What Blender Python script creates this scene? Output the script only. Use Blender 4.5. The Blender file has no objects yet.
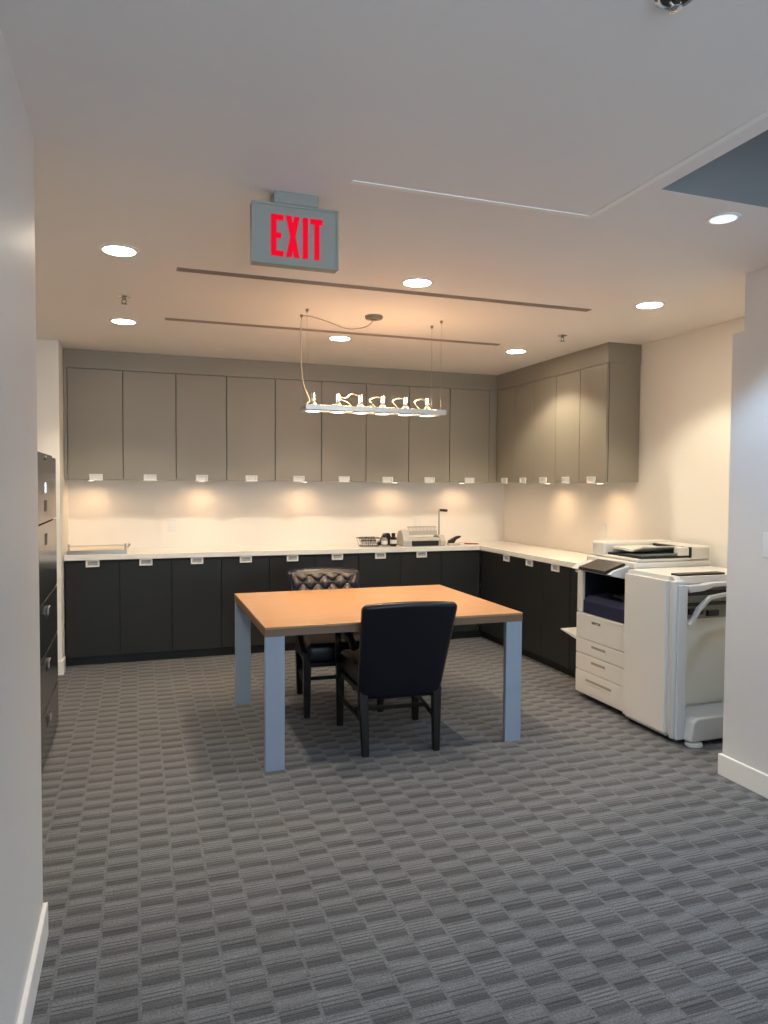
import bpy, bmesh, math, random
from mathutils import Vector, Matrix
random.seed(7)
PI = math.pi
S = bpy.context.scene
COL = S.collection

# ------------------------------------------------------------------ camera
F_PX, YAW, PITCH, ROLL, EYE = 716.35, 0.3327, 0.0382, 0.0063, 1.5
cam_data = bpy.data.cameras.new('camera')
cam = bpy.data.objects.new('camera', cam_data); COL.objects.link(cam)
fw = Vector((math.sin(YAW)*math.cos(PITCH), math.cos(YAW)*math.cos(PITCH), -math.sin(PITCH)))
r0 = Vector((math.cos(YAW), -math.sin(YAW), 0)); u0 = r0.cross(fw)
rr = math.cos(ROLL)*r0 + math.sin(ROLL)*u0
uu = -math.sin(ROLL)*r0 + math.cos(ROLL)*u0
m = Matrix((rr, uu, -fw)).transposed().to_4x4(); m.translation = (0, 0, EYE)
cam.matrix_world = m
cam_data.sensor_fit = 'VERTICAL'; cam_data.sensor_height = 36
cam_data.lens = F_PX/1024*36
cam_data.clip_start = 0.02
S.camera = cam

# ------------------------------------------------------------------ world and exposure
W = bpy.data.worlds.new('sky'); S.world = W; W.use_nodes = True
W.node_tree.nodes['Background'].inputs[0].default_value = (0.68, 0.84, 1.0, 1)
W.node_tree.nodes['Background'].inputs[1].default_value = 8.4
S.view_settings.view_transform = 'Standard'; S.view_settings.look = 'None'
S.view_settings.gamma = 1; S.view_settings.use_curve_mapping = False
S.view_settings.exposure = 0.34

DOWN_W, DOWN_C = 52.0, (1.0, 0.86, 0.64)
COOL_W, COOL_C = 62.0, (0.50, 0.74, 1.0)
PEND_W, PEND_C = 12.0, (1.0, 0.58, 0.30)
BACK_W = 1.7   # halogen reflectors leak warm light upwards
PUCK_W, PUCK_C = 4.3, (1.0, 0.62, 0.34)

def light(kind, name, loc, power, color, size=0.05, angle=120, blend=.4, parent=None, direction=None):
    l = bpy.data.lights.new(name, kind); l.energy = power; l.color = color
    if kind == 'SPOT':
        l.spot_size = math.radians(angle); l.spot_blend = blend
    l.shadow_soft_size = size
    o = bpy.data.objects.new(name, l); COL.objects.link(o)
    o.location = loc
    if direction: o.rotation_euler = Vector(direction).to_track_quat('-Z', 'Y').to_euler()
    if parent: o.parent = parent
    return o

# daylight enters by the windows in the wall behind the camera: portals for them
for cx in (0.45, 2.1):
    l = bpy.data.lights.new('window_portal', 'AREA'); l.shape = 'RECTANGLE'; l.size = 1.3; l.size_y = 1.5
    l.cycles.is_portal = True
    o = bpy.data.objects.new('window_portal', l); COL.objects.link(o)
    o.location = (cx, -3.0, 1.55); o.rotation_euler = (PI/2, 0, 0)

# ------------------------------------------------------------------ materials
def srgb(r, g, b):
    f = lambda c: (c/255/12.92) if c/255 <= .04045 else ((c/255+.055)/1.055)**2.4
    return (f(r), f(g), f(b), 1)
def mat(name, col, rough=.5, metal=0, spec=.5, bump=0, bscale=200, var=0, coat=0, emit=None, estr=0, trans=0, alpha=1):
    m = bpy.data.materials.new(name); m.use_nodes = True
    nt = m.node_tree; b = nt.nodes['Principled BSDF']
    b.inputs['Base Color'].default_value = col
    b.inputs['Roughness'].default_value = rough; b.inputs['Metallic'].default_value = metal
    b.inputs['Specular IOR Level'].default_value = spec
    b.inputs['Coat Weight'].default_value = coat
    b.inputs['Transmission Weight'].default_value = trans
    b.inputs['Alpha'].default_value = alpha
    if emit: b.inputs['Emission Color'].default_value = emit; b.inputs['Emission Strength'].default_value = estr
    tc = nt.nodes.new('ShaderNodeTexCoord')
    if bump:
        n = nt.nodes.new('ShaderNodeTexNoise'); n.inputs['Scale'].default_value = bscale; n.inputs['Detail'].default_value = 3
        bp = nt.nodes.new('ShaderNodeBump'); bp.inputs['Strength'].default_value = bump; bp.inputs['Distance'].default_value = .002
        nt.links.new(tc.outputs['Object'], n.inputs['Vector']); nt.links.new(n.outputs['Fac'], bp.inputs['Height'])
        nt.links.new(bp.outputs['Normal'], b.inputs['Normal'])
    if var:
        n = nt.nodes.new('ShaderNodeTexNoise'); n.inputs['Scale'].default_value = 3; n.inputs['Detail'].default_value = 4
        mx = nt.nodes.new('ShaderNodeMix'); mx.data_type = 'RGBA'
        mx.inputs[6].default_value = tuple(c*(1-var) for c in col[:3])+(1,)
        mx.inputs[7].default_value = tuple(min(1, c*(1+var)) for c in col[:3])+(1,)
        nt.links.new(tc.outputs['Object'], n.inputs['Vector'])
        nt.links.new(n.outputs['Fac'], mx.inputs[0]); nt.links.new(mx.outputs[2], b.inputs['Base Color'])
    return m

M = {}
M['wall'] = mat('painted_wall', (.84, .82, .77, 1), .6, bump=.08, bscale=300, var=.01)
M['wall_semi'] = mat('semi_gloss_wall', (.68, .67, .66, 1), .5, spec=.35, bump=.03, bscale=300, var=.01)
M['ceiling'] = mat('ceiling_paint', (.84, .81, .79, 1), .75, bump=.05, bscale=250, var=.015)
M['bead'] = mat('ceiling_joint', (.92, .90, .87, 1), .6, bump=.1, bscale=60)
M['recess'] = mat('dark_blue_grey_paint', (.25, .25, .25, 1), .6, bump=.05)
M['base'] = mat('white_trim', (.82, .80, .77, 1), .35, bump=.02)
M['upper'] = mat('taupe_laminate', (.275, .248, .20, 1), .42, bump=.03, bscale=400, var=.02)
M['lower'] = mat('charcoal_laminate', (.018, .019, .0195, 1), .5, spec=.3, bump=.04, bscale=400, var=.04)
M['kick'] = mat('black_kick', (.006, .006, .006, 1), .5, bump=.02)
M['gap'] = mat('cabinet_core', (.03, .026, .02, 1), .7, bump=.02)
M['pull'] = mat('white_pull', (.75, .74, .72, 1), .35, bump=.01)
M['pullin'] = mat('pull_label', (.38, .37, .36, 1), .5, bump=.01)
M['counter'] = mat('white_quartz', (.84, .82, .78, 1), .22, bump=.01, var=.02)
M['legpaint'] = mat('blue_grey_paint', (.27, .325, .40, 1), .4, bump=.03)
M['leather'] = mat('black_leather', (.0035, .0045, .010, 1), .3, spec=.4, bump=.35, bscale=350)
M['button'] = mat('leather_button', (.006, .006, .007, 1), .4, bump=.1)
M['darkwood'] = mat('dark_wood', (.006, .0035, .003, 1), .35, spec=.3, bump=.08, bscale=80, var=.2)
M['cabmetal'] = mat('black_file_metal', (.022, .022, .022, 1), .2, metal=0, spec=.8, bump=.03, bscale=200)
M['chrome'] = mat('chrome', (.75, .75, .75, 1), .15, metal=1, bump=.01)
M['alu'] = mat('brushed_aluminium', (.55, .57, .56, 1), .35, metal=.6, bump=.02)
M['white_pl'] = mat('copier_white', (.66, .645, .61, 1), .38, bump=.06, bscale=500)
M['white_pl2'] = mat('copier_cool_grey', (.52, .54, .55, 1), .38, bump=.06, bscale=500)
M['grey_pl'] = mat('copier_grey', (.20, .215, .21, 1), .4, bump=.05, bscale=400)
M['dark_pl'] = mat('copier_dark', (.008, .009, .012, 1), .45, bump=.05)
M['navy_pl'] = mat('copier_navy', (.018, .022, .055, 1), .4, bump=.06)
M['glass_dark'] = mat('touch_screen', (.045, .035, .03, 1), .35, bump=.003)
M['panel_clear'] = mat('smoky_panel', (.60, .62, .58, 1), .12, bump=.01)
M['black'] = mat('black_plastic', (.01, .01, .01, 1), .4, bump=.05)
M['clear'] = mat('clear_plastic', (.7, .7, .68, 1), .15, trans=.6, bump=.02)
M['beige'] = mat('beige_enamel', (.62, .56, .42, 1), .4, bump=.03)
M['binder'] = mat('binder_grey', (.50, .49, .45, 1), .4, bump=.05)
M['steel'] = mat('steel', (.38, .37, .35, 1), .3, metal=.9, bump=.02)
M['red'] = mat('red_plastic', (.30, .03, .02, 1), .4, bump=.02)
M['signgrey'] = mat('sign_housing', (.32, .335, .30, 1), .5, bump=.15, bscale=500)
M['exitred'] = mat('exit_red', (.45, .0, .01, 1), .5, spec=.1, bump=.01, emit=(1.0, .0, .025, 1), estr=.5)
M['lamp'] = mat('lamp_lens', (.9, .9, .9, 1), .3, bump=.01, emit=(1.0, .87, .68, 1), estr=50.0)
M['lampcool'] = mat('lamp_lens_cool', (.9, .9, .9, 1), .3, bump=.01, emit=(.62, .82, 1.0, 1), estr=.8)
M['lampwarm'] = mat('lamp_lens_warm', (.9, .9, .9, 1), .3, bump=.01, emit=(1.0, .88, .7, 1), estr=4)
M['bronze'] = mat('brushed_nickel', (.28, .25, .21, 1), .35, metal=.8, bump=.02)
M['wire'] = mat('pale_cord', (.50, .42, .33, 1), .5, bump=.02)
M['plate'] = mat('switch_plate', (.78, .79, .80, 1), .3, bump=.01)
M['slot'] = mat('slot_frame', (.33, .27, .22, 1), .5, bump=.02)

def wood_mat():
    m = bpy.data.materials.new('maple_laminate'); m.use_nodes = True; nt = m.node_tree; L = nt.links
    b = nt.nodes['Principled BSDF']; tc = nt.nodes.new('ShaderNodeTexCoord'); mp = nt.nodes.new('ShaderNodeMapping')
    mp.inputs['Scale'].default_value = (1.2, 22, 22)
    n = nt.nodes.new('ShaderNodeTexNoise'); n.inputs['Scale'].default_value = 2.5; n.inputs['Detail'].default_value = 6; n.inputs['Roughness'].default_value = .6
    cr = nt.nodes.new('ShaderNodeValToRGB')
    cr.color_ramp.elements[0].position = .3; cr.color_ramp.elements[0].color = (.33, .175, .08, 1)
    cr.color_ramp.elements[1].position = .7; cr.color_ramp.elements[1].color = (.43, .235, .11, 1)
    L.new(tc.outputs['Object'], mp.inputs[0]); L.new(mp.outputs[0], n.inputs['Vector']); L.new(n.outputs['Fac'], cr.inputs[0])
    L.new(cr.outputs[0], b.inputs['Base Color']); b.inputs['Roughness'].default_value = .3
    return m
M['wood'] = wood_mat()
M['woodedge'] = mat('wood_edge', (.15, .095, .055, 1), .45, bump=.05, bscale=100, var=.08)

def carpet_mat():
    m = bpy.data.materials.new('striped_carpet'); m.use_nodes = True; nt = m.node_tree; L = nt.links; N = nt.nodes.new
    b = nt.nodes['Principled BSDF']; b.inputs['Roughness'].default_value = .95; b.inputs['Specular IOR Level'].default_value = .15
    b.inputs['Sheen Weight'].default_value = .1
    tc = N('ShaderNodeTexCoord'); sp = N('ShaderNodeSeparateXYZ'); L.new(tc.outputs['Object'], sp.inputs[0])
    def mth(op, a, c=None, c2=None):
        n = N('ShaderNodeMath'); n.operation = op
        for i, v in enumerate((a, c, c2)):
            if v is None: continue
            if isinstance(v, (int, float)): n.inputs[i].default_value = v
            else: L.new(v, n.inputs[i])
        return n.outputs[0]
    u = mth('DIVIDE', sp.outputs[0], .122)
    ci = mth('FLOOR', u); cf = mth('FRACT', u)
    wn = N('ShaderNodeTexWhiteNoise'); wn.noise_dimensions = '1D'; L.new(ci, wn.inputs['W'])
    par = mth('MULTIPLY', mth('FRACT', mth('MULTIPLY', ci, .5)), 1.0)
    off = mth('ADD', par, mth('MULTIPLY', wn.outputs['Value'], .5))
    v = mth('ADD', mth('DIVIDE', sp.outputs[1], .106), off)
    ri = mth('FLOOR', v); rf = mth('FRACT', v)
    cb = N('ShaderNodeCombineXYZ'); L.new(ci, cb.inputs[0]); L.new(ri, cb.inputs[1])
    wb = N('ShaderNodeTexWhiteNoise'); wb.noise_dimensions = '3D'; L.new(cb.outputs[0], wb.inputs['Vector'])
    # block ramp: darker at the near edge, pale further on
    cr = N('ShaderNodeValToRGB'); e = cr.color_ramp.elements
    e[0].position = 0; e[0].color = (.30, .30, .30, 1); e[1].position = 1; e[1].color = (.62, .62, .62, 1)
    for p, c in ((.12, .28), (.3, .44), (.36, .60), (.6, .68), (.85, .74), (.93, .48)):
        q = e.new(p); q.color = (c, c, c, 1)
    L.new(rf, cr.inputs[0])
    # two or three thin dark yarn lines inside each block, grain over everything
    ph = mth('MULTIPLY', rf, mth('MULTIPLY_ADD', wb.outputs['Value'], 2.5, 4.5))
    ln = mth('LESS_THAN', mth('FRACT', ph), .34)
    band = mth('MULTIPLY', mth('GREATER_THAN', rf, .22), mth('LESS_THAN', rf, mth('MULTIPLY_ADD', wb.outputs['Value'], .45, .45)))
    lines = mth('SUBTRACT', 1.0, mth('MULTIPLY', mth('MULTIPLY', ln, band), .52))
    def noise(sx, sy, det):
        c2 = N('ShaderNodeCombineXYZ'); L.new(mth('MULTIPLY', sp.outputs[0], sx), c2.inputs[0]); L.new(mth('MULTIPLY', sp.outputs[1], sy), c2.inputs[1])
        n = N('ShaderNodeTexNoise'); n.inputs['Scale'].default_value = 1; n.inputs['Detail'].default_value = det; L.new(c2.outputs[0], n.inputs['Vector'])
        return n
    fn = noise(130, 260, 3); st = noise(9, 170, 2)
    k = mth('MULTIPLY', cr.outputs[0], lines)
    gut = mth('GREATER_THAN', mth('ABSOLUTE', mth('SUBTRACT', cf, .5)), .455)   # plain narrow band between the columns
    k = mth('ADD', mth('MULTIPLY', k, mth('SUBTRACT', 1, gut)), mth('MULTIPLY', gut, .6))
    k = mth('MULTIPLY', k, mth('MULTIPLY_ADD', wb.outputs['Value'], .2, .9))
    k = mth('MULTIPLY', k, mth('MULTIPLY_ADD', fn.outputs['Fac'], 2.0, .0))
    k = mth('MULTIPLY', k, mth('MULTIPLY_ADD', st.outputs['Fac'], 1.3, .35))
    mx = N('ShaderNodeMix'); mx.data_type = 'RGBA'
    mx.inputs[6].default_value = (.014, .0145, .0155, 1); mx.inputs[7].default_value = (.215, .22, .235, 1)
    L.new(k, mx.inputs[0]); L.new(mx.outputs[2], b.inputs['Base Color'])
    bp = N('ShaderNodeBump'); bp.inputs['Strength'].default_value = .5; bp.inputs['Distance'].default_value = .004
    L.new(fn.outputs['Fac'], bp.inputs['Height']); L.new(bp.outputs[0], b.inputs['Normal'])
    return m
M['carpet'] = carpet_mat()

# ------------------------------------------------------------------ mesh helpers
class MB:
    def __init__(s): s.bm = bmesh.new()
    def box(s, x0, x1, y0, y1, z0, z1, bev=0, seg=2):
        t = bmesh.new(); bmesh.ops.create_cube(t, size=1)
        for v in t.verts:
            v.co = Vector(((x0+x1)/2+v.co.x*(x1-x0), (y0+y1)/2+v.co.y*(y1-y0), (z0+z1)/2+v.co.z*(z1-z0)))
        if bev: bmesh.ops.bevel(t, geom=t.edges[:], offset=bev, segments=seg, profile=.5, affect='EDGES')
        s.join(t); return s
    def join(s, t, fn=None):
        if fn:
            for v in t.verts: v.co = fn(v.co)
        me = bpy.data.meshes.new('tmp'); t.to_mesh(me); t.free(); s.bm.from_mesh(me); bpy.data.meshes.remove(me); return s
    def warp(s, fn):
        for v in s.bm.verts: v.co = fn(v.co)
        return s
    def prism(s, pts, axis, a0, a1, bev=0):
        """extrude a 2D outline along an axis (x: pts are (y,z); y: (x,z); z: (x,y))"""
        t = bmesh.new()
        def P(p, a):
            return {'x': (a, p[0], p[1]), 'y': (p[0], a, p[1]), 'z': (p[0], p[1], a)}[axis]
        A = [t.verts.new(P(p, a0)) for p in pts]; B = [t.verts.new(P(p, a1)) for p in pts]
        n = len(pts); t.faces.new(A); t.faces.new(B[::-1])
        for i in range(n): t.faces.new((A[i], B[i], B[(i+1) % n], A[(i+1) % n]))
        bmesh.ops.recalc_face_normals(t, faces=t.faces[:])
        if bev: bmesh.ops.bevel(t, geom=t.edges[:], offset=bev, segments=2, profile=.5, affect='EDGES')
        return s.join(t)
    def cyl(s, p0, p1, r0, r1=None, n=20):
        if r1 is None: r1 = r0
        p0, p1 = Vector(p0), Vector(p1); d = p1-p0; q = d.to_track_quat('Z', 'Y')
        A, B = [], []
        for i in range(n):
            a = 2*PI*i/n; c = Vector((math.cos(a), math.sin(a), 0))
            A.append(s.bm.verts.new(p0+q@(c*r0))); B.append(s.bm.verts.new(p1+q@(c*r1)))
        s.bm.faces.new(A[::-1]); s.bm.faces.new(B)
        for i in range(n): s.bm.faces.new((A[i], A[(i+1) % n], B[(i+1) % n], B[i]))
        return s
    def lathe(s, prof, c, n=32, axis='z'):
        rings = []
        for r, h in prof:
            rings.append([s.bm.verts.new((c[0]+r*math.cos(2*PI*i/n), c[1]+r*math.sin(2*PI*i/n), c[2]+h)) for i in range(n)])
        for k in range(len(rings)-1):
            for i in range(n): s.bm.faces.new((rings[k][i], rings[k][(i+1) % n], rings[k+1][(i+1) % n], rings[k+1][i]))
        if prof[0][0] > 1e-5: s.bm.faces.new(rings[0][::-1])
        if prof[-1][0] > 1e-5: s.bm.faces.new(rings[-1])
        bmesh.ops.remove_doubles(s.bm, verts=s.bm.verts[:], dist=1e-6)
        bmesh.ops.recalc_face_normals(s.bm, faces=s.bm.faces[:])
        return s
    def tube(s, pts, r, n=8, smooth=6):
        P = [Vector(p) for p in pts]
        if smooth and len(P) > 2:
            Q = []; E = [P[0]*2-P[1]]+P+[P[-1]*2-P[-2]]
            for i in range(1, len(E)-2):
                for j in range(smooth):
                    t = j/smooth; a, b, c, d = E[i-1:i+3]
                    Q.append(.5*((2*b)+(c-a)*t+(2*a-5*b+4*c-d)*t*t+(3*b-a-3*c+d)*t**3))
            P = Q+[P[-1]]
        rings = []; prev = None
        for i, p in enumerate(P):
            d = (P[min(i+1, len(P)-1)]-P[max(i-1, 0)]).normalized()
            ref = prev if prev else (Vector((0, 0, 1)) if abs(d.z) < .9 else Vector((1, 0, 0)))
            a = (ref-d*ref.dot(d)).normalized(); b = d.cross(a); prev = a
            rings.append([s.bm.verts.new(p+(a*math.cos(2*PI*k/n)+b*math.sin(2*PI*k/n))*r) for k in range(n)])
        for i in range(len(rings)-1):
            for k in range(n): s.bm.faces.new((rings[i][k], rings[i][(k+1) % n], rings[i+1][(k+1) % n], rings[i+1][k]))
        s.bm.faces.new(rings[0][::-1]); s.bm.faces.new(rings[-1]); return s
    def build(s, name, mat, parent=None, smooth=False, angle=40):
        me = bpy.data.meshes.new(name); s.bm.normal_update()
        s.bm.to_mesh(me); s.bm.free(); me.materials.append(mat)
        if smooth:
            me.polygons.foreach_set('use_smooth', [True]*len(me.polygons))
            me.set_sharp_from_angle(angle=math.radians(angle))
        o = bpy.data.objects.new(name, me); COL.objects.link(o)
        if parent: o.parent = parent
        return o
def B(*a, **k): return MB().box(*a, **k)

def tag(o, label, cat, group=None):
    o['label'] = label; o['category'] = cat
    if group: o['group'] = group
    return o
def thing(name, label, cat, loc=(0, 0, 0), rz=0, group=None):
    o = bpy.data.objects.new(name, None); COL.objects.link(o); o.location = loc; o.rotation_euler = (0, 0, rz)
    o.empty_display_size = .1
    return tag(o, label, cat, group)
def struct(name, mb, mt):
    o = mb.build(name, mt); o['kind'] = 'structure'; return o
def copy_tree(o, parent=None):
    c = o.copy(); COL.objects.link(c)
    if parent: c.parent = parent
    for ch in list(o.children): copy_tree(ch, c)
    return c
def repeat(proto, used, loc, rz, label, group=None):
    o = proto if not used else copy_tree(proto)
    o.location = loc; o.rotation_euler = (0, 0, rz); o['label'] = label
    if group: o['group'] = group
    return o

# ------------------------------------------------------------------ room shell
ZC = 2.59
XL, XR, YB, YN = -0.30, 2.875, 6.77, -3.0     # left near wall, right block face, back wall, wall behind the camera
XW = 3.69                                     # right kitchen wall
struct('floor', B(-1.2, 4.0, -3.1, 6.9, -.1, 0), M['carpet'])
c = MB()
RX0, RX1, RY0, RY1 = 1.828, 2.78, .9, 2.20    # ceiling recess
c.box(-1.2, RX0, -3.1, 6.9, ZC, ZC+.1).box(RX1, 4.0, -3.1, 6.9, ZC, ZC+.1)
c.box(RX0, RX1, -3.1, RY0, ZC, ZC+.1).box(RX0, RX1, RY1, 6.9, ZC, ZC+.1)
struct('ceiling', c, M['ceiling'])
c = MB()
c.box(RX0-.02, RX0, RY0-.02, RY1+.02, ZC+.1, ZC+.55).box(RX1, RX1+.02, RY0-.02, RY1+.02, ZC+.1, ZC+.55)
c.box(RX0, RX1, RY1, RY1+.02, ZC+.1, ZC+.55).box(RX0, RX1, RY0-.02, RY0, ZC+.1, ZC+.55).box(RX0-.02, RX1+.02, RY0-.02, RY1+.02, ZC+.55, ZC+.57)
c.box(RX0, RX0+.003, RY0, RY1, ZC+.001, ZC+.1).box(RX1-.003, RX1, RY0, RY1, ZC+.001, ZC+.1).box(RX0+.003, RX1-.003, RY1-.003, RY1, ZC+.001, ZC+.1).box(RX0+.003, RX1-.003, RY0, RY0+.003, ZC+.001, ZC+.1)
struct('trim_1', c, M['recess'])                      # lining of the ceiling recess
struct('wall_back', B(-1.2, 4.0, YB, YB+.12, 0, ZC), M['wall'])
struct('wall_right', B(XW, XW+.12, 2.93, YB, 0, ZC), M['wall'])
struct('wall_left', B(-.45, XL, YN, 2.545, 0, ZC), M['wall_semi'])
struct('wall_alcove', B(-1.07, -.95, 2.43, YB, 0, ZC), M['wall'])
struct('wall_alcove_end', B(-.95, -.45, 2.43, 2.545, 0, ZC), M['wall'])
struct('wall_stub', B(-.95, -.56, 6.06, YB, 0, ZC), M['wall'])
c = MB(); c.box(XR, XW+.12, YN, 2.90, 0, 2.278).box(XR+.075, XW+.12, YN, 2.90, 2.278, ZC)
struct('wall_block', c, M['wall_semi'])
# wall behind the camera with two window openings
c = MB()
c.box(-.45, XR, YN-.15, YN, 0, .8).box(-.45, XR, YN-.15, YN, 2.3, ZC)
c.box(-.45, -.2, YN-.15, YN, .8, 2.3).box(1.1, 1.45, YN-.15, YN, .8, 2.3).box(2.75, XR, YN-.15, YN, .8, 2.3)
struct('wall_front', c, M['wall'])
for i, (a, b) in enumerate(((-.2, 1.1), (1.45, 2.75))):
    c = MB()
    c.box(a, a+.05, YN-.12, YN-.05, .8, 2.3).box(b-.05, b, YN-.12, YN-.05, .8, 2.3)
    c.box(a+.05, b-.05, YN-.12, YN-.05, .8, .85).box(a+.05, b-.05, YN-.12, YN-.05, 2.25, 2.3)
    struct('window_%d' % (i+1), c, M['base'])
# baseboards
def bboard(name, x0, x1, y0, y1, h=.11):
    c = MB(); c.box(x0, x1, y0, y1, 0, h, bev=.003); struct(name, c, M['base'])
bboard('baseboard_left', XL-.16, XL+.014, YN, 2.56)
bboard('baseboard_right', XR-.015, XR+.6, YN, 2.915)
bboard('baseboard_stub', -.95, -.545, 6.045, 6.20)
bboard('baseboard_alcove', -.95, -.937, 2.56, 6.04)
# raised joint line on the ceiling where the two ceiling areas meet
c = MB(); zb = ZC-.004
c.box(.74, 1.757, 2.505, 2.53, zb, ZC); c.box(1.732, 1.757, 1.2, 2.505, zb, ZC)
struct('trim_2', c, M['bead'])

# ------------------------------------------------------------------ cabinets
YF, XF = 6.275, 3.17          # base cabinet fronts
YU, XU = 6.38, 3.38           # wall cabinet fronts
ZB0, ZB1, ZCT = .08, .868, .9135
ZU0, ZU1 = 1.527, 2.435
def pull(cx, z, y, down=False):
    """small white tab pull with a label window"""
    f = MB(); w, h = .052, .028
    f.box(cx-w, cx+w, y-.014, y, z-h, z-h+.012, bev=.002).box(cx-w, cx+w, y-.014, y, z+h-.010, z+h, bev=.002)
    f.box(cx-w, cx-w+.014, y-.014, y, z-h+.01, z+h-.008, bev=.002).box(cx+w-.014, cx+w, y-.014, y, z-h+.01, z+h-.008, bev=.002)
    return f
def make_base(w, with_pull=True):
    t = thing('base_cabinet', '', 'cabinet')
    B(0, w, .022, .482, ZB0, ZB1-.001).build('carcass', M['gap'], t)
    d = B(.002, w-.002, 0, .02, ZB0+.001, ZB1-.012, bev=.0015).build('door', M['lower'], t)
    if with_pull:
        p = pull(w/2, .842, 0).build('handle', M['pull'], d)
        B(w/2-.038, w/2+.038, -.004, 0, .824, .860).build('label_window', M['pullin'], p)
    return t
n9 = ['leftmost', 'second from the left', 'third from the left', 'fourth from the left', 'fifth from the left', 'sixth from the left', 'seventh from the left', 'eighth from the left']
wb = (3.165+.5486)/9
proto = make_base(wb)
for i in range(8):
    repeat(proto, i > 0, (-.5486+i*wb, YF, 0), 0, 'charcoal base cabinet with white pull along the back wall, ' + n9[i], 'charcoal base cabinets along the back wall')
t = make_base(wb-.004, False); t.location = (-.5486+8*wb, YF, 0)
t['label'] = 'charcoal base cabinet without a pull in the corner of the back wall'; t['group'] = 'charcoal base cabinets along the back wall'
wr = .40
proto = make_base(wr)
for i, lab in enumerate(('charcoal base cabinet on the right wall, nearest the corner', 'charcoal base cabinet on the right wall, middle one of the run', 'charcoal base cabinet on the right wall, right beside the copier')):
    repeat(proto, i > 0, (XF, 5.95-i*wr, 0), -PI/2, lab, 'charcoal base cabinets along the right wall')
t = thing('corner_filler', 'blank charcoal corner panel between the back and right base cabinets', 'panel', (XF, 6.27, 0), -PI/2)
B(.0, .316, 0, .02, ZB0+.001, ZB1-.012, bev=.0015).build('panel', M['lower'], t); B(.002, .316, .022, .5, ZB0, ZB1).build('carcass', M['gap'], t)
tag(B(XF, XW-.003, 4.64, 4.745, ZB0, ZB1, bev=.0015).build('end_panel', M['lower']), 'charcoal end panel closing the right base cabinets behind the copier', 'panel')
c = MB(); c.box(-.556, XF+.06, YF+.06, YF+.075, 0, ZB0-.001).box(XF+.06, XF+.075, 4.65, YF+.075, 0, ZB0-.001)
struct('trim_3', c, M['kick'])          # toe kick
# worktop, one L
c = MB()
c.prism([(-.556, YF-.02), (XF-.02, YF-.02), (XF-.02, 4.62), (XW-.002, 4.62), (XW-.002, YB-.002), (-.556, YB-.002)], 'z', ZB1+.0025, ZCT, bev=.003)
tag(c.build('countertop', M['counter']), 'long white L-shaped worktop over the charcoal base cabinets', 'countertop')

def make_upper(w):
    t = thing('wall_cabinet', '', 'cabinet')
    dep = .30 if w < .4 else .385
    B(0, w, .022, dep, ZU0+.006, ZU1).build('carcass', M['upper'], t)
    B(.0005, w-.0005, .0195, .0225, ZU0+.006, ZU1-.001).build('shadow_gap', M['gap'], t)
    d = B(.003, w-.003, 0, .019, ZU0, ZU1-.003, bev=.0015).build('door', M['upper'], t)
    p = pull(w/2, ZU0+.018, 0).build('handle', M['pull'], d)
    B(w/2-.038, w/2+.038, -.004, 0, ZU0+.002, ZU0+.036).build('label_window', M['pull'], p)
    return t
wu = .4255
proto = make_upper(wu)
n9u = n9 + ['ninth from the left, by the corner']
for i in range(9):
    repeat(proto, i > 0, (-.529+i*wu, YU, 0), 0, 'taupe wall cabinet over the back worktop, ' + n9u[i], 'taupe wall cabinets on the back wall')
wv = .3505
proto = make_upper(wv)
nr = ['nearest the corner', 'second from the corner', 'middle one of five', 'fourth from the corner', 'at the open end']
for i in range(5):
    repeat(proto, i > 0, (XU, 6.368-i*wv, 0), -PI/2, 'taupe wall cabinet on the right wall, ' + nr[i], 'taupe wall cabinets on the right wall')
# fillers round the wall cabinets
c = MB(); c.box(-.558, -.531, YU+.004, YB-.003, ZU0, ZU1).box(3.302, XW-.003, YU+.004, YB-.003, ZU0, ZU1)
struct('trim_4', c, M['upper'])
c = MB(); c.box(-.558, XU+.02, YU+.006, YB-.003, ZU1+.002, ZC-.001).box(XU+.006, XW-.003, 4.616, YB-.003, ZU1+.002, ZC-.001)
struct('trim_5', c, M['upper'])         # closing panel from the cabinets up to the ceiling

# puck lights under the wall cabinets
t = thing('puck_light', '', 'light')
MB().lathe([(.034, 0), (.036, -.004), (.036, -.012), (.028, -.014)], (0, 0, 0)).build('housing', M['alu'], t, smooth=True)
MB().lathe([(.026, -.0141), (.020, -.0165), (.0001, -.0175)], (0, 0, 0)).build('lens', M['lampwarm'], t, smooth=True)
light('SPOT', 'puck_glow', (0, 0, -.022), PUCK_W, PUCK_C, .02, 172, .9, t, (0, 0, -1))
spots = [((-.361, 6.58), 'leftmost on the back wall'), ((.551, 6.58), 'second from the left on the back wall'), ((1.484, 6.58), 'middle one on the back wall'),
         ((2.381, 6.58), 'fourth from the left on the back wall'), ((3.10, 6.58), 'nearest the corner on the back wall'),
         ((3.50, 5.63), 'on the right wall, nearer the corner'), ((3.50, 4.85), 'on the right wall, nearer the copier')]
for i, ((x, y), lab) in enumerate(spots):
    repeat(t, i > 0, (x, y, ZU0+.006), 0, 'small puck light under the taupe cabinets, ' + lab, 'puck lights under the wall cabinets')

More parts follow.
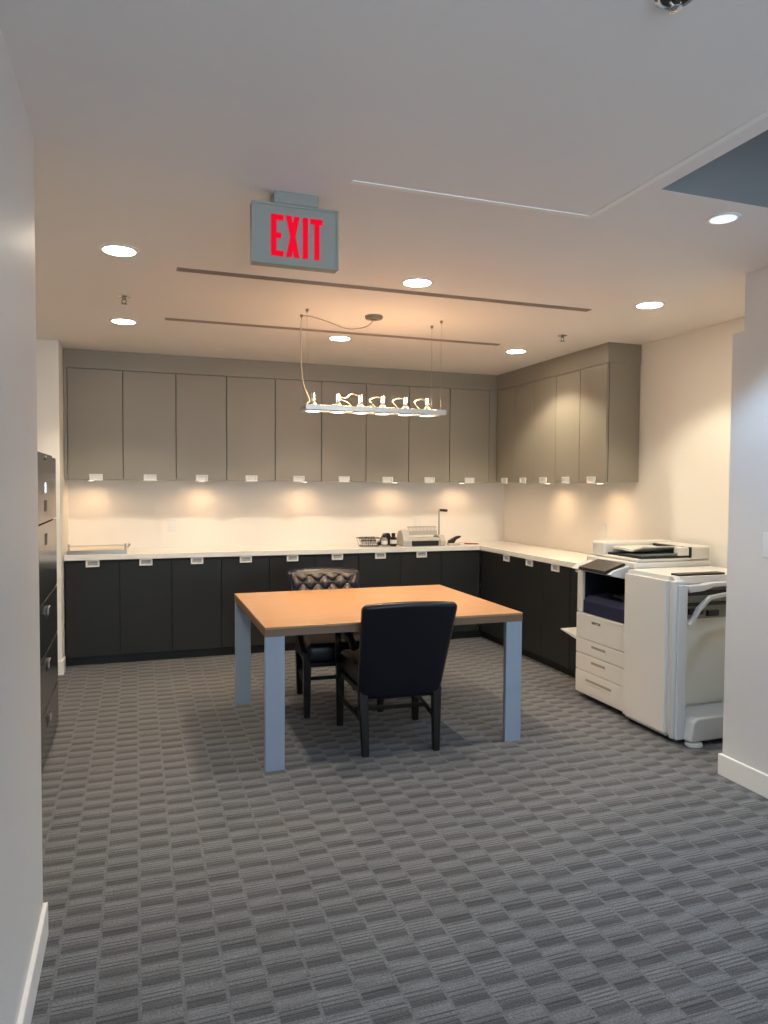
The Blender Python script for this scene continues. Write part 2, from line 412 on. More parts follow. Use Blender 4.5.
# ------------------------------------------------------------------ ceiling fixtures
def make_down(lens, power, color, angle):
    t = thing('ceiling_light', '', 'light')
    MB().lathe([(.072, -.001), (.072, -.006), (.080, -.008), (.090, -.004), (.092, 0)], (0, 0, 0), n=40).build('trim_ring', M['base'], t, smooth=True)
    MB().lathe([(.0001, -.010), (.040, -.0085), (.0715, -.0045)], (0, 0, 0), n=40).build('lens', lens, t, smooth=True)
    light('SPOT', 'downlight_beam', (0, 0, -.02), power, color, .045, angle, .35, t, (0, 0, -1))
    return t
t = make_down(M['lamp'], DOWN_W, DOWN_C, 122)
for i, (x, y, lab) in enumerate(((-.069, 3.62, 'nearest the left wall, in the front row'), (-.075, 5.18, 'at the far left, by the back cabinets'),
        (1.436, 3.63, 'right of the exit sign, middle of the front row'), (1.44, 5.20, 'behind the hanging lamp, by the back cabinets'),
        (2.918, 5.19, 'close to the right wall cabinets, in the back row'), (2.92, 3.59, 'above the copier'))):
    repeat(t, i > 0, (x, y, ZC), 0, 'round white recessed downlight ' + lab, 'recessed downlights over the kitchen')
t = make_down(M['lampcool'], COOL_W, COOL_C, 112)
t.location = (2.262, 2.345, ZC); t.scale = (.72, .72, .72); t['label'] = 'bluish recessed downlight beside the dark ceiling recess'
# more cool downlights over the hall where the photographer stands
for x, y, lab in ((1.0, -.6, 'bluish recessed downlight behind the camera'), (.9, -2.0, 'bluish recessed downlight by the windows behind the camera')):
    repeat(t, True, (x, y, ZC), 0, lab)

def sprinkler(x, y, label, big=1.0):
    t = thing('sprinkler', label, 'sprinkler', (x, y, ZC), 0, 'ceiling sprinklers')
    k = big
    MB().lathe([(.034*k, 0), (.034*k, -.003), (.026*k, -.007), (.012*k, -.009)], (0, 0, 0)).build('escutcheon', M['chrome'], t, smooth=True)
    MB().lathe([(.011*k, -.006), (.011*k, -.018), (.008*k, -.02)], (0, 0, 0)).build('body', M['bronze'], t, smooth=True)
    a = MB(); a.tube([(-.008*k, 0, -.018*k), (-.013*k, 0, -.028*k), (-.003*k, 0, -.042*k)], .0025*k); a.tube([(.008*k, 0, -.018*k), (.013*k, 0, -.028*k), (.003*k, 0, -.042*k)], .0025*k)
    a.build('frame_arms', M['bronze'], t, smooth=True)
    MB().lathe([(.003*k, -.040*k), (.018*k, -.042*k), (.018*k, -.044*k), (.004*k, -.046*k)], (0, 0, 0), n=16).build('deflector', M['bronze'], t, smooth=True)
sprinkler(-.062, 4.50, 'small sprinkler head between the two left downlights')
sprinkler(2.925, 4.53, 'small sprinkler head between the two right downlights')
t = thing('sprinkler', 'large recessed sprinkler head in chrome at the top edge of the photo', 'sprinkler', (1.14, 1.335, ZC), 0, 'ceiling sprinklers')
MB().lathe([(.043, 0), (.044, -.004), (.038, -.007), (.033, -.004), (.033, -.0005)], (0, 0, 0)).build('rim', M['chrome'], t, smooth=True)
MB().lathe([(.0325, -.0005), (.0325, -.003), (.0001, -.004)], (0, 0, 0)).build('cup', M['kick'], t, smooth=True)
MB().lathe([(.012, -.004), (.012, -.012), (.008, -.016)], (0, 0, 0)).build('body', M['kick'], t, smooth=True)
a = MB(); a.tube([(-.009, 0, -.010), (-.014, 0, -.018), (-.003, 0, -.028)], .003); a.tube([(.009, 0, -.010), (.014, 0, -.018), (.003, 0, -.028)], .003)
a.build('frame_arms', M['chrome'], t, smooth=True)
MB().lathe([(.003, -.027), (.014, -.028), (.014, -.030), (.004, -.033)], (0, 0, 0), n=16).build('deflector', M['chrome'], t, smooth=True)

def slot_vent(x0, x1, y, label):
    t = thing('slot_vent', label, 'vent', ((x0+x1)/2, y, ZC), 0, 'thin slot vents in the ceiling'); h = (x1-x0)/2
    f = MB(); f.box(-h, h, -.026, -.018, -.005, 0).box(-h, h, .018, .026, -.005, 0).box(-h, h, -.004, .004, -.005, 0).box(-h, -h+.01, -.018, .018, -.005, 0).box(h-.01, h, -.018, .018, -.005, 0)
    f.build('frame', M['slot'], t)
    B(-h+.01, h-.01, -.018, .018, -.0015, 0).build('slot', M['kick'], t)
slot_vent(.20, 2.66, 3.83, 'long thin slot vent in the ceiling nearer the exit sign')
slot_vent(.185, 2.66, 5.0, 'long thin slot vent in the ceiling nearer the back cabinets')

# hanging lamp bar
BX0, BX1, BY, BZ = 1.005, 1.965, 4.50, 1.985
t = thing('hanging_lamp', 'long grey hanging lamp bar with six small spotlights over the table', 'lamp', (1.46, BY, BZ))
lx0, lx1 = BX0-1.46, BX1-1.46
xs = [1.07, 1.235, 1.386, 1.54, 1.70, 1.855]
f = MB()
f.box(lx0, lx1, -.080, -.062, -.016, .016, bev=.002).box(lx0, lx1, .062, .080, -.016, .016, bev=.002)
f.box(lx0, lx0+.02, -.062, .062, -.016, .016, bev=.002).box(lx1-.02, lx1, -.062, .062, -.016, .016, bev=.002)
for xx in xs: f.box(xx-1.46-.008, xx-1.46+.008, -.062, .062, .013, .016)
f.build('bar', M['alu'], t)
xs = [1.07, 1.235, 1.386, 1.54, 1.70, 1.855]
for i, x in enumerate(xs):
    x -= 1.46
    s = MB().lathe([(.047, -.020), (.049, -.012), (.036, .012), (.020, .032), (.013, .040)], (x, 0, 0), n=24)
    o = s.build('spotlight', M['alu'], t, smooth=True)
    MB().lathe([(.0001, -.0225), (.030, -.022), (.0465, -.0205)], (x, 0, 0), n=24).build('lens', M['lampwarm'], o, smooth=True)
    MB().lathe([(.014, .038), (.016, .042), (.016, .062), (.011, .066), (.011, .098), (.007, .10)], (x, 0, 0), n=16).build('socket', M['chrome'], o, smooth=True)
    light('POINT', 'lamp_back_glow', (x+.07, 0, .085), BACK_W, PEND_C, .02, parent=t)
    light('SPOT', 'spot_beam', (x, 0, -.03), PEND_W, PEND_C, .03, 100, .6, t, (0, 0, -1))
for i, (a, b) in enumerate(((0, 1), (1, 2), (1, 2), (3, 2), (4, 3), (5, 4))):
    xa, xb = xs[a]-1.46, xs[b]-1.46
    if i == 0: continue
    if i == 2: pts = [(xa, 0, .075), (xa+.03, .01, .06), (xa+.07, .02, .05), (xb-.05, .02, .02), (xb-.04, .01, .01)]
    elif a < b: pts = [(xa, 0, .09), (xa+.05, .01, .075), (xa+.09, 0, .105), (xb-.02, 0, .095), (xb, 0, .085)]
    else: pts = [(xa, 0, .085), (xa-.04, .01, .09), (xa-.085, .01, .07), (xa-.06, .01, .035), (xa-.03, 0, .012)]
    MB().tube(pts, .0035).build('cord', M['wire'], t, smooth=True)
hz = ZC-BZ
anch = [(1.012, 4.42), (1.012, 4.58), (1.922, 4.42), (1.922, 4.58)]
for x, y in anch:
    MB().cyl((x-1.46, y-BY, .014), (x-1.46, y-BY, hz-.012), .0009, n=6).build('suspension_wire', M['steel'], t)
    MB().lathe([(.010, hz), (.010, hz-.010), (.004, hz-.018), (.002, hz-.024)], (x-1.46, y-BY, 0), n=14).build('ceiling_anchor', M['bronze'], t, smooth=True)
MB().lathe([(.058, hz), (.058, hz-.012), (.052, hz-.020), (.02, hz-.022), (.016, hz-.03)], (0, -.05, 0), n=32).build('ceiling_canopy', M['bronze'], t, smooth=True)
ax = 1.012-1.46
MB().tube([(0, -.05, hz-.028), (-.06, -.045, hz-.075), (-.17, -.01, hz-.085), (-.30, .04, hz-.035), (-.41, .075, hz-.006), (ax-.002, .08, hz-.04), (ax-.002, .08, hz-.3),
           (ax+.004, .075, .25), (ax+.01, .06, .16), (ax+.045, .04, .06), (ax+.02, .02, .03), (ax+.06, 0, .02)], .0035).build('power_cord', M['wire'], t, smooth=True)

# exit sign
SY, sx, sz0, sz1 = 2.71, .574, 2.322, 2.546
t = thing('exit_sign', 'grey ceiling sign reading EXIT in red letters', 'sign', (sx, SY, sz0))
h = sz1-sz0
B(-.166, .166, -.012, .035, 0, h, bev=.004).build('housing', M['signgrey'], t)
B(-.085, .085, -.022, .06, h, ZC-sz0, bev=.004).build('ceiling_mount', M['signgrey'], t)
fr = MB(); fr.box(-.166, .166, -.016, -.012, 0, .008).box(-.166, .166, -.016, -.012, h-.008, h).box(-.166, -.158, -.016, -.012, .008, h-.008).box(.158, .166, -.016, -.012, .008, h-.008)
fr.build('frame', M['signgrey'], t)
L = MB(); z0, z1, s = .030, .183, .0205; y0, y1 = -.0155, -.0125
x = -.094
L.box(x, x+s, y0, y1, z0, z1).box(x+s, x+.047, y0, y1, z1-s, z1).box(x+s, x+.038, y0, y1, (z0+z1)/2-s/2, (z0+z1)/2+s/2).box(x+s, x+.047, y0, y1, z0, z0+s)
x = -.038
L.prism([(x, z0), (x+s, z0), (x+.052, z1), (x+.052-s, z1)], 'y', y0, y1)
L.prism([(x, z1), (x+s, z1), (x+.052, z0), (x+.052-s, z0)], 'y', y0-.0002, y1-.0002)
x = .026; L.box(x, x+s, y0, y1, z0, z1)
x = .055; L.box(x, x+.048, y0, y1, z1-s, z1).box(x+.0155, x+.0155+s, y0, y1, z0, z1-s)
L.build('letters', M['exitred'], t)
light('POINT', 'sign_glow', (0, -.05, .1), .012, (1, .05, .08), .05, parent=t)

# outlets and switch
def outlet(loc, rz, label):
    t = thing('wall_outlet', label, 'outlet', loc, rz, 'wall outlets above the worktop')
    B(-.036, .036, -.006, -.0005, -.058, .058, bev=.002).build('plate', M['plate'], t)
    f = MB(); f.box(-.017, .017, -.008, -.0062, .008, .04, bev=.0005).box(-.017, .017, -.008, -.0062, -.04, -.008, bev=.0005); f.build('socket', M['base'], t)
outlet((.303, YB, 1.121), 0, 'white wall outlet above the worktop at the left')
outlet((2.70, YB, 1.11), 0, 'white wall outlet behind the binding machine')
outlet((XW, 5.05, 1.13), -PI/2, 'white wall outlet on the right wall above the worktop')
t = thing('light_switch', 'white double rocker light switch on the near right wall', 'switch', (XR, 2.60, 1.222), -PI/2)
B(-.075, .075, -.007, -.0005, -.06, .06, bev=.002).build('plate', M['plate'], t)
for dx in (-.035, .035): B(dx-.017, dx+.017, -.012, -.0072, -.033, .033, bev=.002).build('rocker', M['plate'], t)

# ------------------------------------------------------------------ filing cabinet (front faces +x)
t = thing('filing_cabinet', 'tall glossy black filing cabinet with five drawers behind the left wall', 'cabinet', (-.46, 4.62, 0), PI/2)
# local: x runs along -... front faces local -y ; local x 0..w goes to world +y
t.location = (-.46, 3.82, 0)
FW, FH = .93, 1.661
B(0, FW, .02, .46, .0, FH, bev=.003).build('body', M['cabmetal'], t)
zs = [.025, .30, .594, .88, 1.286, FH-.012]
for k in range(5):
    a, b = zs[k]+.004, zs[k+1]-.004
    d = B(.008, FW-.008, 0, .0195, a, b, bev=.002).build('drawer', M['cabmetal'], t)
    z = {4: a+.085, 3: b-.085}.get(k, b-.075); cx = FW*.42
    B(cx-.05, cx+.05, -.0015, 0, z-.03, z+.03).build('recess_pull', M['kick'], d)
    if k < 3: B(cx-.03, cx+.05, -.014, -.0015, z-.008, z+.03, bev=.002).build('pull_lip', M['chrome'], d)
    if k == 4: B(cx+.0, cx+.05, -.004, 0, z+.07, z+.125).build('label_holder', M['chrome'], d)
MB().cyl((FW*.42, -.008, FH-.03), (FW*.42, 0, FH-.03), .012).build('lock', M['chrome'], t)

# ------------------------------------------------------------------ table
TX0, TX1, TY0, TY1, TZ = .622, 2.13, 3.669, 4.889, .758
t = thing('work_table', 'large maple-topped table with blue-grey square legs in mid room', 'table', ((TX0+TX1)/2, (TY0+TY1)/2, 0))
hx, hy = (TX1-TX0)/2, (TY1-TY0)/2
tp = B(-hx, hx, -hy, hy, TZ-.012, TZ, bev=.0015).build('tabletop', M['wood'], t)
B(-hx+.0005, hx-.0005, -hy+.0005, hy-.0005, TZ-.05, TZ-.0122).build('edge_band', M['woodedge'], tp)
for sx_ in (-1, 1):
    for sy_ in (-1, 1):
        a, b = sorted((sx_*(hx-.002), sx_*(hx-.104))); c_, d_ = sorted((sy_*(hy-.002), sy_*(hy-.037)))
        B(a, b, c_, d_, 0, TZ-.0505, bev=.002).build('leg', M['legpaint'], t)

# ------------------------------------------------------------------ armchairs; local: faces +y, back at -y
def make_chair():
    t = thing('armchair', '', 'chair')
    # seat cushion
    s = B(-.25, .25, -.20, .30, .345, .475, bev=.035, seg=4)
    def dome(v):
        if v.z > .44: v.z += .025*max(0, 1-(v.x/.25)**2)*max(0, 1-((v.y-.05)/.25)**2)
        v.x *= .88+.22*(v.y+.2); return v
    s.warp(dome); s.build('seat', M['leather'], t, smooth=True, angle=60)
    # upholstered back: rounded slab, raked, wider at the top, with a soft rolled head
    def rake(v):
        z = v.z-.36
        v.x *= .97+.10*z/.5
        v.y = v.y-.235 - .20*z/.5 + .012*(v.x/.26)**2
        return v
    b = MB(); t2 = bmesh.new(); bmesh.ops.create_cube(t2, size=1)
    for v in t2.verts: v.co = Vector((v.co.x*.50, v.co.y*.07, .300+.565*(v.co.z+.5)))
    bmesh.ops.bevel(t2, geom=t2.edges[:], offset=.032, segments=5, profile=.5, affect='EDGES')
    bmesh.ops.subdivide_edges(t2, edges=[e for e in t2.edges if e.calc_length() > .2], cuts=8, use_grid_fill=True)
    def crown(v):
        if v.z > .7: v.z += .018*(1-(v.x/.27)**2)*(v.z-.7)/.17
        return rake(v)
    b.join(t2, crown); bk = b.build('backrest', M['leather'], t, smooth=True, angle=60)
    # tufted inner face
    g = MB(); NX, NZ = 72, 72; p, q = .105, .112; grid = []
    for j in range(NZ+1):
        row = []
        for i in range(NX+1):
            x = -.232+.464*i/NX; z = .43+.425*j/NZ
            a_ = x/p+(z-.835)/q; b_ = x/p-(z-.835)/q
            h = (abs(math.sin(PI*a_/1)*math.sin(PI*b_/1)))**.45
            ed = min(1, 12*min(i/NX, 1-i/NX))*min(1, 10*min(j/NZ, 1-j/NZ))
            y = .032+(.004+.022*h)*ed**.5
            row.append(g.bm.verts.new(rake(Vector((x, y, z)))))
        grid.append(row)
    for j in range(NZ):
        for i in range(NX): g.bm.faces.new((grid[j][i], grid[j][i+1], grid[j+1][i+1], grid[j+1][i]))
    bmesh.ops.recalc_face_normals(g.bm, faces=g.bm.faces[:])
    if sum(f.normal.y for f in g.bm.faces) < 0: bmesh.ops.reverse_faces(g.bm, faces=g.bm.faces[:])
    g.build('tufted_panel', M['leather'], bk, smooth=True, angle=80)
    k = MB()
    for a in range(-7, 8):
        for c_ in range(-7, 8):
            x = p*(a+c_)/2; z = .835+q*(a-c_)/2
            if abs(x) < .21 and .46 < z < .845:
                pt = rake(Vector((x, .039, z))); k.lathe([(.0001, 0)], pt) if False else None
                t3 = bmesh.new(); bmesh.ops.create_uvsphere(t3, u_segments=10, v_segments=6, radius=.011)
                k.join(t3, lambda v, pt=pt: Vector((v.x, v.y*.5, v.z))+pt)
    k.build('tuft_buttons', M['button'], bk, smooth=True)
    # legs
    def leg(x, y, top, xr, yr):
        m_ = MB(); s0, s1 = .019, .026
        t3 = bmesh.new(); bmesh.ops.create_cube(t3, size=1)
        for v in t3.verts:
            hi = v.co.z > 0; s = s1 if hi else s0
            v.co = Vector(((x if hi else xr)+v.co.x*2*s, (y if hi else yr)+v.co.y*2*s, top if hi else 0))
        bmesh.ops.bevel(t3, geom=t3.edges[:], offset=.004, segments=1, affect='EDGES')
        m_.join(t3); m_.build('leg', M['darkwood'], t)
    for sx_ in (-1, 1):
        leg(sx_*.245, .265, .42, sx_*.245, .27)
        leg(sx_*.215, -.225, .36, sx_*.205, -.262)
    B(-.262, .262, -.20, .285, .325, .36, bev=.004).warp(lambda v: Vector((v.x*(.86+.26*(v.y+.2)), v.y, v.z))).build('seat_frame', M['darkwood'], t)
    st = MB()
    for sx_ in (-1, 1): st.tube([(sx_*.208, -.245, .18), (sx_*.245, .262, .18)], .014, n=8, smooth=0)
    st.box(-.224, .224, .0, .022, .168, .192, bev=.003)
    st.build('stretcher', M['darkwood'], t)
    for sx_ in (-1, 1):
        x = sx_*.275
        a = MB()
        # front post with a forward curve and scrolled hand rest
        pts = [(x*.93, .26, .40), (x, .20, .48), (x, .17, .55), (x, .20, .625)]
        a.tube(pts, .019, n=10)
        a.tube([(x*.96, -.235, .60), (x, -.12, .655), (x, .05, .66), (x, .20, .645), (x, .255, .625), (x, .262, .60)], .021, n=10)
        o = a.build('arm', M['darkwood'], t, smooth=True, angle=60)
        B(x-.028, x+.028, -.14, .14, .655, .69, bev=.014, seg=3).build('arm_pad', M['leather'], o, smooth=True, angle=60)
    return t
ch = make_chair()
ch.location = (1.41, 3.965, 0); ch.rotation_euler = (0, 0, math.radians(-4.5))
ch['label'] = 'dark leather armchair pushed under the near side of the table, back to the camera'; ch['group'] = 'leather armchairs at the table'
ch2 = copy_tree(ch); ch2.location = (1.285, 4.72, 0); ch2.rotation_euler = (0, 0, PI+math.radians(-3))
ch2['label'] = 'tufted leather armchair on the far side of the table, facing the camera'

# ------------------------------------------------------------------ copier (front faces -x); built in world axes about its base
CX, CY = 2.96, 3.80
t = thing('photocopier', 'large white office photocopier with paper drawers and document feeder by the right wall', 'copier', (CX, CY, 0))
y1 = .545; XB = .66            # local: x 0..XB into the wall, y 0..y1 along
b = MB()
b.box(.012, XB, 0, y1, .035, .61, bev=.006)          # lower body
b.box(0, XB, y1-.062, y1, .612, .958, bev=.006)      # left pillar
b.box(.42, XB, 0, y1-.063, .612, .958)               # rear body
b.box(.06, XB, .0, y1-.063, .905, .965, bev=.004)    # deck over the cavity
b.build('body', M['white_pl'], t)
cv = MB(); cv.box(.395, .419, .002, y1-.064, .613, .904); cv.box(.02, .419, y1-.068, y1-.0632, .613, .904); cv.box(.02, .40, .0005, .004, .613, .904)
cv.build('output_bay', M['dark_pl'], t)
tr = MB(); tr.prism([(.005, .612), (.005, .70), (.05, .735), (.20, .745), (.39, .70), (.39, .612)], 'y', .006, y1-.07, bev=.004)
tr.build('output_tray', M['navy_pl'], t)
B(.10, .22, .16, .27, .745, .762, bev=.004).build('tray_ledge', M['dark_pl'], t)
fc = B(-.006, .0115, .004, y1-.004, .432, .608, bev=.004).build('front_cover', M['white_pl'], t)
# maker's wordmark on the cover
cu = bpy.data.curves.new('badge', 'FONT'); cu.body = 'xerox'; cu.size = .042; cu.extrude = .0006; cu.align_x = 'CENTER'
to = bpy.data.objects.new('badge_tmp', cu); COL.objects.link(to)
bpy.context.view_layer.update()
me = bpy.data.meshes.new_from_object(to.evaluated_get(bpy.context.evaluated_depsgraph_get()))
bpy.data.objects.remove(to)
me.materials.append(M['dark_pl']); bd = bpy.data.objects.new('badge', me); COL.objects.link(bd); bd.parent = fc
bd.location = (-.0068, .31, .55); bd.rotation_euler = (PI/2, 0, -PI/2)
for a, b_, hy0, hy1, hz_ in ((.326, .428, .20, .36, .388), (.208, .322, .20, .36, .278), (.045, .204, .13, .42, .145)):
    d = B(-.006, .0115, .004, y1-.004, a, b_, bev=.004).build('paper_drawer', M['white_pl'], t)
    B(-.010, -.0061, hy0, hy1, hz_-.020, hz_-.006, bev=.001).build('handle_lip', M['white_pl'], d)
    B(-.0085, -.0061, hy0+.004, hy1-.004, hz_-.005, hz_+.012).build('handle_recess', M['slot'], d)
B(.05, XB-.02, .02, y1-.02, .012, .034).build('plinth', M['kick'], t)
for px_ in (.09, .57):
    for py_ in (.07, .47): MB().cyl((px_, py_-.012, .0125), (px_, py_+.012, .0125), .0125, n=16).build('caster', M['black'], t)
# control panel: tilted tablet in front of the bay
def cp_f(v):
    return Vector((v.x*math.cos(.32)+v.z*math.sin(-.32)-.035, v.y, v.x*math.sin(.32)+v.z*math.cos(.32)+.965))
c1 = MB(); tb = bmesh.new(); bmesh.ops.create_cube(tb, size=1)
for v in tb.verts: v.co = Vector((v.co.x*.17, .222+v.co.y*.30, v.co.z*.018))
bmesh.ops.bevel(tb, geom=tb.edges[:], offset=.006, segments=2, affect='EDGES')
c1.join(tb, cp_f); cp = c1.build('control_panel', M['dark_pl'], t)
c1 = MB(); tb = bmesh.new(); bmesh.ops.create_cube(tb, size=1)
for v in tb.verts: v.co = Vector((v.co.x*.145, .222+v.co.y*.272, .0092+v.co.z*.001))
c1.join(tb, cp_f); c1.build('touch_screen', M['glass_dark'], cp)
br = MB(); br.prism([(-.06, .915), (-.10, .93), (-.06, .952), (.06, .985), (.10, .985), (.10, .90), (.02, .90)], 'y', .05, y1-.064, bev=.003)
br.build('panel_bracket', M['white_pl2'], t)
# scanner and feeder
sb = MB(); sb.box(.05, XB+.01, .0, y1-.03, .967, 1.010, bev=.008)
sb.build('scanner_bed', M['white_pl'], t)
fd = MB()
fd.box(.08, XB, y1-.19, y1-.045, 1.013, 1.115, bev=.014)            # feeder head
fd.box(.50, XB, .0, y1-.191, 1.013, 1.105, bev=.012)             # rear rail
fd.box(.08, .50, .0, y1-.191, 1.013, 1.030, bev=.004)            # lid
fd.box(.40, .50, .0, .05, 1.03, 1.10, bev=.01)
fd.build('document_feeder', M['white_pl'], t)
B(.11, .495, .0, y1-.195, 1.031, 1.046).build('feeder_recess', M['dark_pl'], t)
B(.485, .499, -.01, y1-.195, 1.031, 1.10).build('feeder_shadow_panel', M['dark_pl'], t)
tt = MB(); tt.prism([(y1-.195, 1.068), (.16, 1.062), (.04, 1.098), (.04, 1.108), (.15, 1.078), (y1-.195, 1.088)], 'x', .15, .46, bev=.002)
tt.build('document_tray', M['white_pl'], t)
tt = MB(); tt.prism([(.2, 1.047), (.05, 1.052), (.01, 1.062), (.01, 1.047)], 'x', .13, .40, bev=.001); tt.build('exit_tray', M['grey_pl'], t)
# side feed tray on the far side
by = MB(); by.prism([(y1+.001, .40), (y1+.22, .435), (y1+.22, .443), (y1+.001, .425)], 'x', .01, .19, bev=.002)
by.build('bypass_tray', M['white_pl'], t)
B(.0, .05, y1+.001, y1+.03, .885, .915, bev=.006).build('side_latch', M['white_pl2'], t)

# finisher, the unit nearest the camera
t = thing('finisher', 'tall white stacker unit with open trays, docked to the near side of the copier', 'copier', (2.93, 3.372, 0))
FY = .42; FXB = .68
b = MB()
b.prism([(0, .03), (FY, .03), (FY, .955), (FY-.02, .972), (.02, .972), (0, .955)], 'x', .03, .075)
b.box(.075, FXB, .10, FY, .03, .972)
b.box(.075, FXB, -.0, .10, .93, .972)
b.build('body', M['white_pl'], t)
fp = MB(); tb = bmesh.new(); bmesh.ops.create_cube(tb, size=1)
for v in tb.verts: v.co = Vector((.0+.015+v.co.x*.05, FY/2+v.co.y*(FY-.002), .5+v.co.z*.94))
bmesh.ops.bevel(tb, geom=tb.edges[:], offset=.022, segments=4, affect='EDGES')
fp.join(tb); fp.build('front_door', M['white_pl'], t, smooth=True, angle=50)
B(-.002, .072, -.042, -.002, .03, .955, bev=.012, seg=3).build('corner_column', M['white_pl2'], t, smooth=True)
B(.012, .075, -.058, -.043, .03, .93, bev=.004).build('column_strip', M['white_pl2'], t)
B(.078, FXB, .094, .0995, .18, .70).build('lower_panel', M['panel_clear'], t)
B(.078, FXB, .080, .0995, .701, .929).build('mechanism_panel', M['grey_pl'], t)
m_ = MB(); m_.box(.085, .55, .060, .0795, .845, .870, bev=.003).box(.085, .50, .065, .0795, .78, .80, bev=.003).box(.11, .16, .06, .0795, .72, .76).box(.20, .30, .06, .0795, .73, .765).box(.34, .42, .06, .0795, .715, .75)
m_.build('roller_guides', M['dark_pl'], t)
B(.078, .42, .02, .09, .973, .984, bev=.003).build('top_slot', M['dark_pl'], t)
a = MB()
a.prism([(.085, .905), (.085, .925), (.20, .925), (.26, .935), (.55, .935), (.55, .915), (.27, .912), (.20, .890), (.10, .885)], 'y', -.05, .06, bev=.003)
a.build('upper_tray', M['white_pl2'], t)
a = MB()
a.prism([(.085, .70), (.10, .695), (.16, .775), (.235, .842), (.36, .858), (.55, .90), (.55, .915), (.36, .878), (.225, .862), (.145, .795)], 'y', -.07, -.045, bev=.002)
a.build('stacker_tray', M['white_pl2'], t)
lb = MB()
lb.prism([(.06, .03), (.078, .145), (.11, .168), (FXB, .168), (FXB, .03)], 'y', -.12, .093, bev=.012)
lb.build('lower_housing', M['white_pl2'], t)
MB().lathe([(.0001, .0), (.045, .0), (.050, .006), (.046, .02), (.03, .028), (.0001, .029)], (.11, -.09, 0), n=28).build('foot', M['white_pl2'], t, smooth=True)
B(.04, FXB-.02, .02, FY-.02, .0, .029).build('plinth', M['kick'], t)

# ------------------------------------------------------------------ things on the worktop
Z = ZCT+.0005
t = thing('binding_machine', 'grey comb binding machine with raised lever on the back worktop', 'machine', (2.60, 6.45, Z))
b = MB(); b.prism([(-.10, 0), (-.11, .05), (-.06, .14), (-.02, .155), (.05, .14), (.12, .05), (.12, 0)], 'x', -.21, -.1405, bev=.006)
b.build('side_housing', M['binder'], t)
b = MB(); b.prism([(-.10, 0), (-.11, .05), (-.05, .10), (.05, .10), (.12, .05), (.12, 0)], 'x', .1705, .23, bev=.006)
b.build('side_housing', M['binder'], t)
B(-.14, .17, -.09, .11, .0, .075, bev=.008).build('base', M['white_pl'], t)
B(-.12, .15, -.115, -.091, .004, .05, bev=.002).build('waste_drawer', M['black'], t)
B(-.14, .17, -.03, .03, .10, .14, bev=.006).build('punch_bar', M['binder'], t)
c = MB()
for i in range(21): c.tube([(-.13+i*.0145, -.012, .138), (-.13+i*.0145, -.02, .17), (-.13+i*.0145, .0, .185), (-.13+i*.0145, .012, .17)], .0022, n=5, smooth=3)
c.build('comb_teeth', M['steel'], t)
c = MB().tube([(.20, 0, .09), (.20, 0, .20), (.20, 0, .325), (.212, 0, .34), (.25, 0, .34)], .0085, smooth=4)
lv = c.build('lever', M['steel'], t, smooth=True)
MB().cyl((.205, 0, .34), (.285, 0, .335), .0125).build('grip', M['black'], lv, smooth=True)

t = thing('hole_punch', 'small dark two-lever hole punch right of the binding machine', 'hole punch', (2.935, 6.40, Z))
B(-.06, .06, -.03, .03, 0, .018, bev=.004).build('base', M['binder'], t)
b = MB(); b.prism([(-.055, .018), (-.055, .045), (.03, .085), (.07, .09), (.07, .075), (.02, .05), (.0, .018)], 'y', -.02, .02, bev=.003)
b.build('lever', M['black'], t)
t = thing('pen', 'thin red pen lying on the worktop near the corner', 'pen', (3.14, 6.42, Z))
t.rotation_euler = (0, 0, -.5)
MB().cyl((-.07, 0, .006), (.055, 0, .006), .006).build('barrel', M['red'], t); MB().cyl((.0555, 0, .006), (.075, 0, .006), .0055, .001).build('tip', M['black'], t)

def bottle(x, y, r, h, lab, mt):
    t = thing('bottle', lab, 'bottle', (x, y, Z), 0, 'small bottles beside the binding machine')
    MB().lathe([(r*.92, 0), (r, .006), (r, h*.62), (r*.5, h*.75), (r*.5, h*.8)], (0, 0, 0), n=20).build('body', mt, t, smooth=True)
    MB().lathe([(r*.6, h*.8), (r*.6, h*.98), (r*.5, h)], (0, 0, 0), n=20).build('cap', M['black'], t, smooth=True)
    MB().lathe([(r*1.01, h*.2), (r*1.01, h*.5)], (0, 0, 0), n=20).build('label_band', M['white_pl'], t, smooth=True)
bottle(2.315, 6.42, .031, .125, 'small black-capped bottle nearest the binding machine', M['black'])
bottle(2.225, 6.42, .03, .11, 'small clear bottle with black cap left of the other bottle', M['clear'])
t = thing('tape_dispenser', 'black desk tape dispenser standing behind the small bottles', 'tape dispenser', (2.26, 6.54, Z))
b = MB(); b.prism([(-.07, 0), (-.07, .03), (-.04, .04), (.0, .115), (.05, .12), (.07, .07), (.07, 0)], 'x', -.03, .03, bev=.006); b.warp(lambda v: Vector((v.y, v.x, v.z))).build('body', M['black'], t)
MB().cyl((.02, -.014, .08), (.02, .014, .08), .03, n=28).build('tape_roll', M['clear'], t, smooth=True)
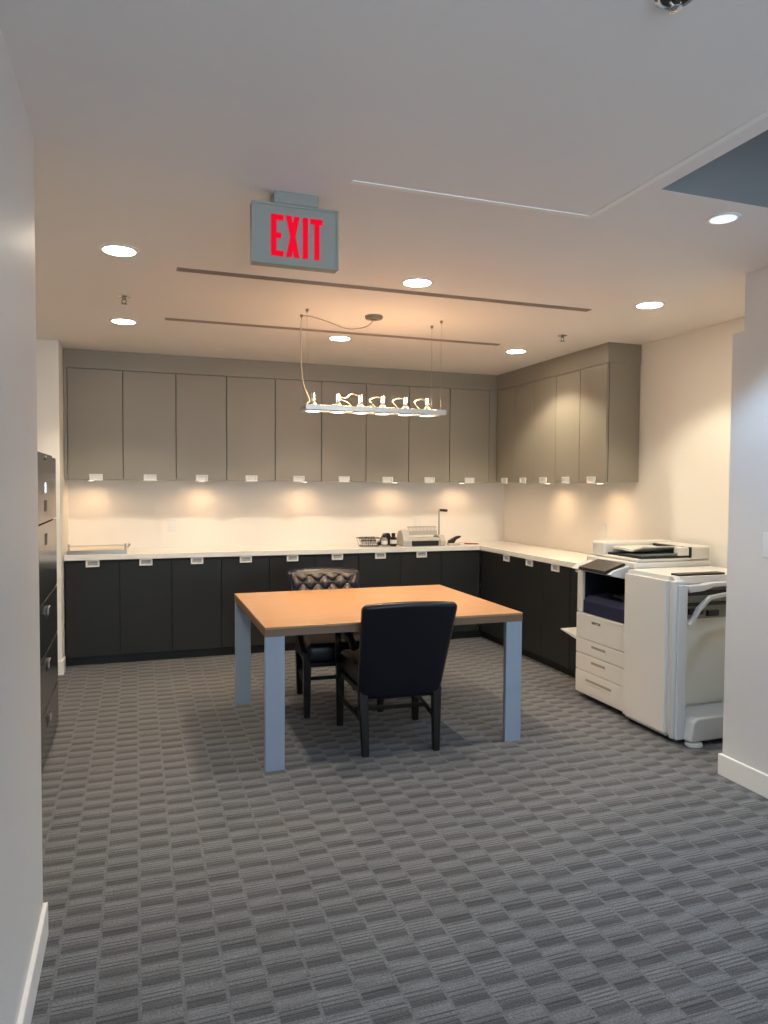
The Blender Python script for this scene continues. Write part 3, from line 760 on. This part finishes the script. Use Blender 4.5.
t = thing('wire_basket', 'low dark wire basket of binding combs at the left of the bottles', 'basket', (2.08, 6.46, Z))
c = MB()
for z, k in ((.004, .8), (.08, 1.0)):
    c.tube([(-.10*k, -.07*k, z), (.10*k, -.07*k, z), (.10*k, .07*k, z), (-.10*k, .07*k, z), (-.10*k, -.07*k, z)], .003, smooth=0)
for i in range(9):
    x = -.10+.025*i
    for sy_ in (-1, 1): c.tube([(x*.8, sy_*.056, .004), (x, sy_*.07, .08)], .0016, n=5, smooth=0)
c.build('frame', M['black'], t)
for i in range(4):
    c = MB(); pts = [(-.075+.15*u/60, -.036+.024*i+.016*math.cos(u*1.05), .03+.014*i+.016*math.sin(u*1.05)) for u in range(61)]
    c.tube(pts, .0035, n=5, smooth=0)
    o = c.build('binding_comb', M['black'] if i % 2 else M['pull'], None); o.location = (2.08, 6.46, Z)
    tag(o, ('black' if i % 2 else 'white')+' coiled binding comb in the wire basket, ' + ('nearest the front' if i == 0 else 'second from the front' if i == 1 else 'third from the front' if i == 2 else 'at the back'), 'binding comb', 'binding combs in the wire basket')

# paper trimmer at the left end
t = thing('paper_trimmer', 'cream paper trimmer with thin metal rails at the left end of the worktop', 'paper trimmer', (-.30, 6.48, Z))
B(-.235, .215, -.15, .16, .006, .022, bev=.003).build('board', M['beige'], t)
B(-.24, .22, -.165, -.151, .0, .032, bev=.003).build('front_rail', M['steel'], t)
c = MB(); c.cyl((-.22, -.06, .062), (.20, -.06, .062), .005).cyl((-.22, -.03, .062), (.20, -.03, .062), .004); c.build('guide_rail', M['beige'], t)
for xa, xb in ((-.24, -.225), (.20, .218)): B(xa, xb, -.08, -.01, .006, .075, bev=.003).build('rail_bracket', M['clear'], t)
c = MB(); c.tube([(.225, .12, .03), (.235, .0, .05), (.24, -.13, .075), (.245, -.17, .07)], .007); c.build('blade_arm', M['steel'], t, smooth=True)
for px_ in (-.2, .18):
    for py_ in (-.12, .13): MB().cyl((px_, py_, 0), (px_, py_, .006), .012).build('rubber_foot', M['black'], t)
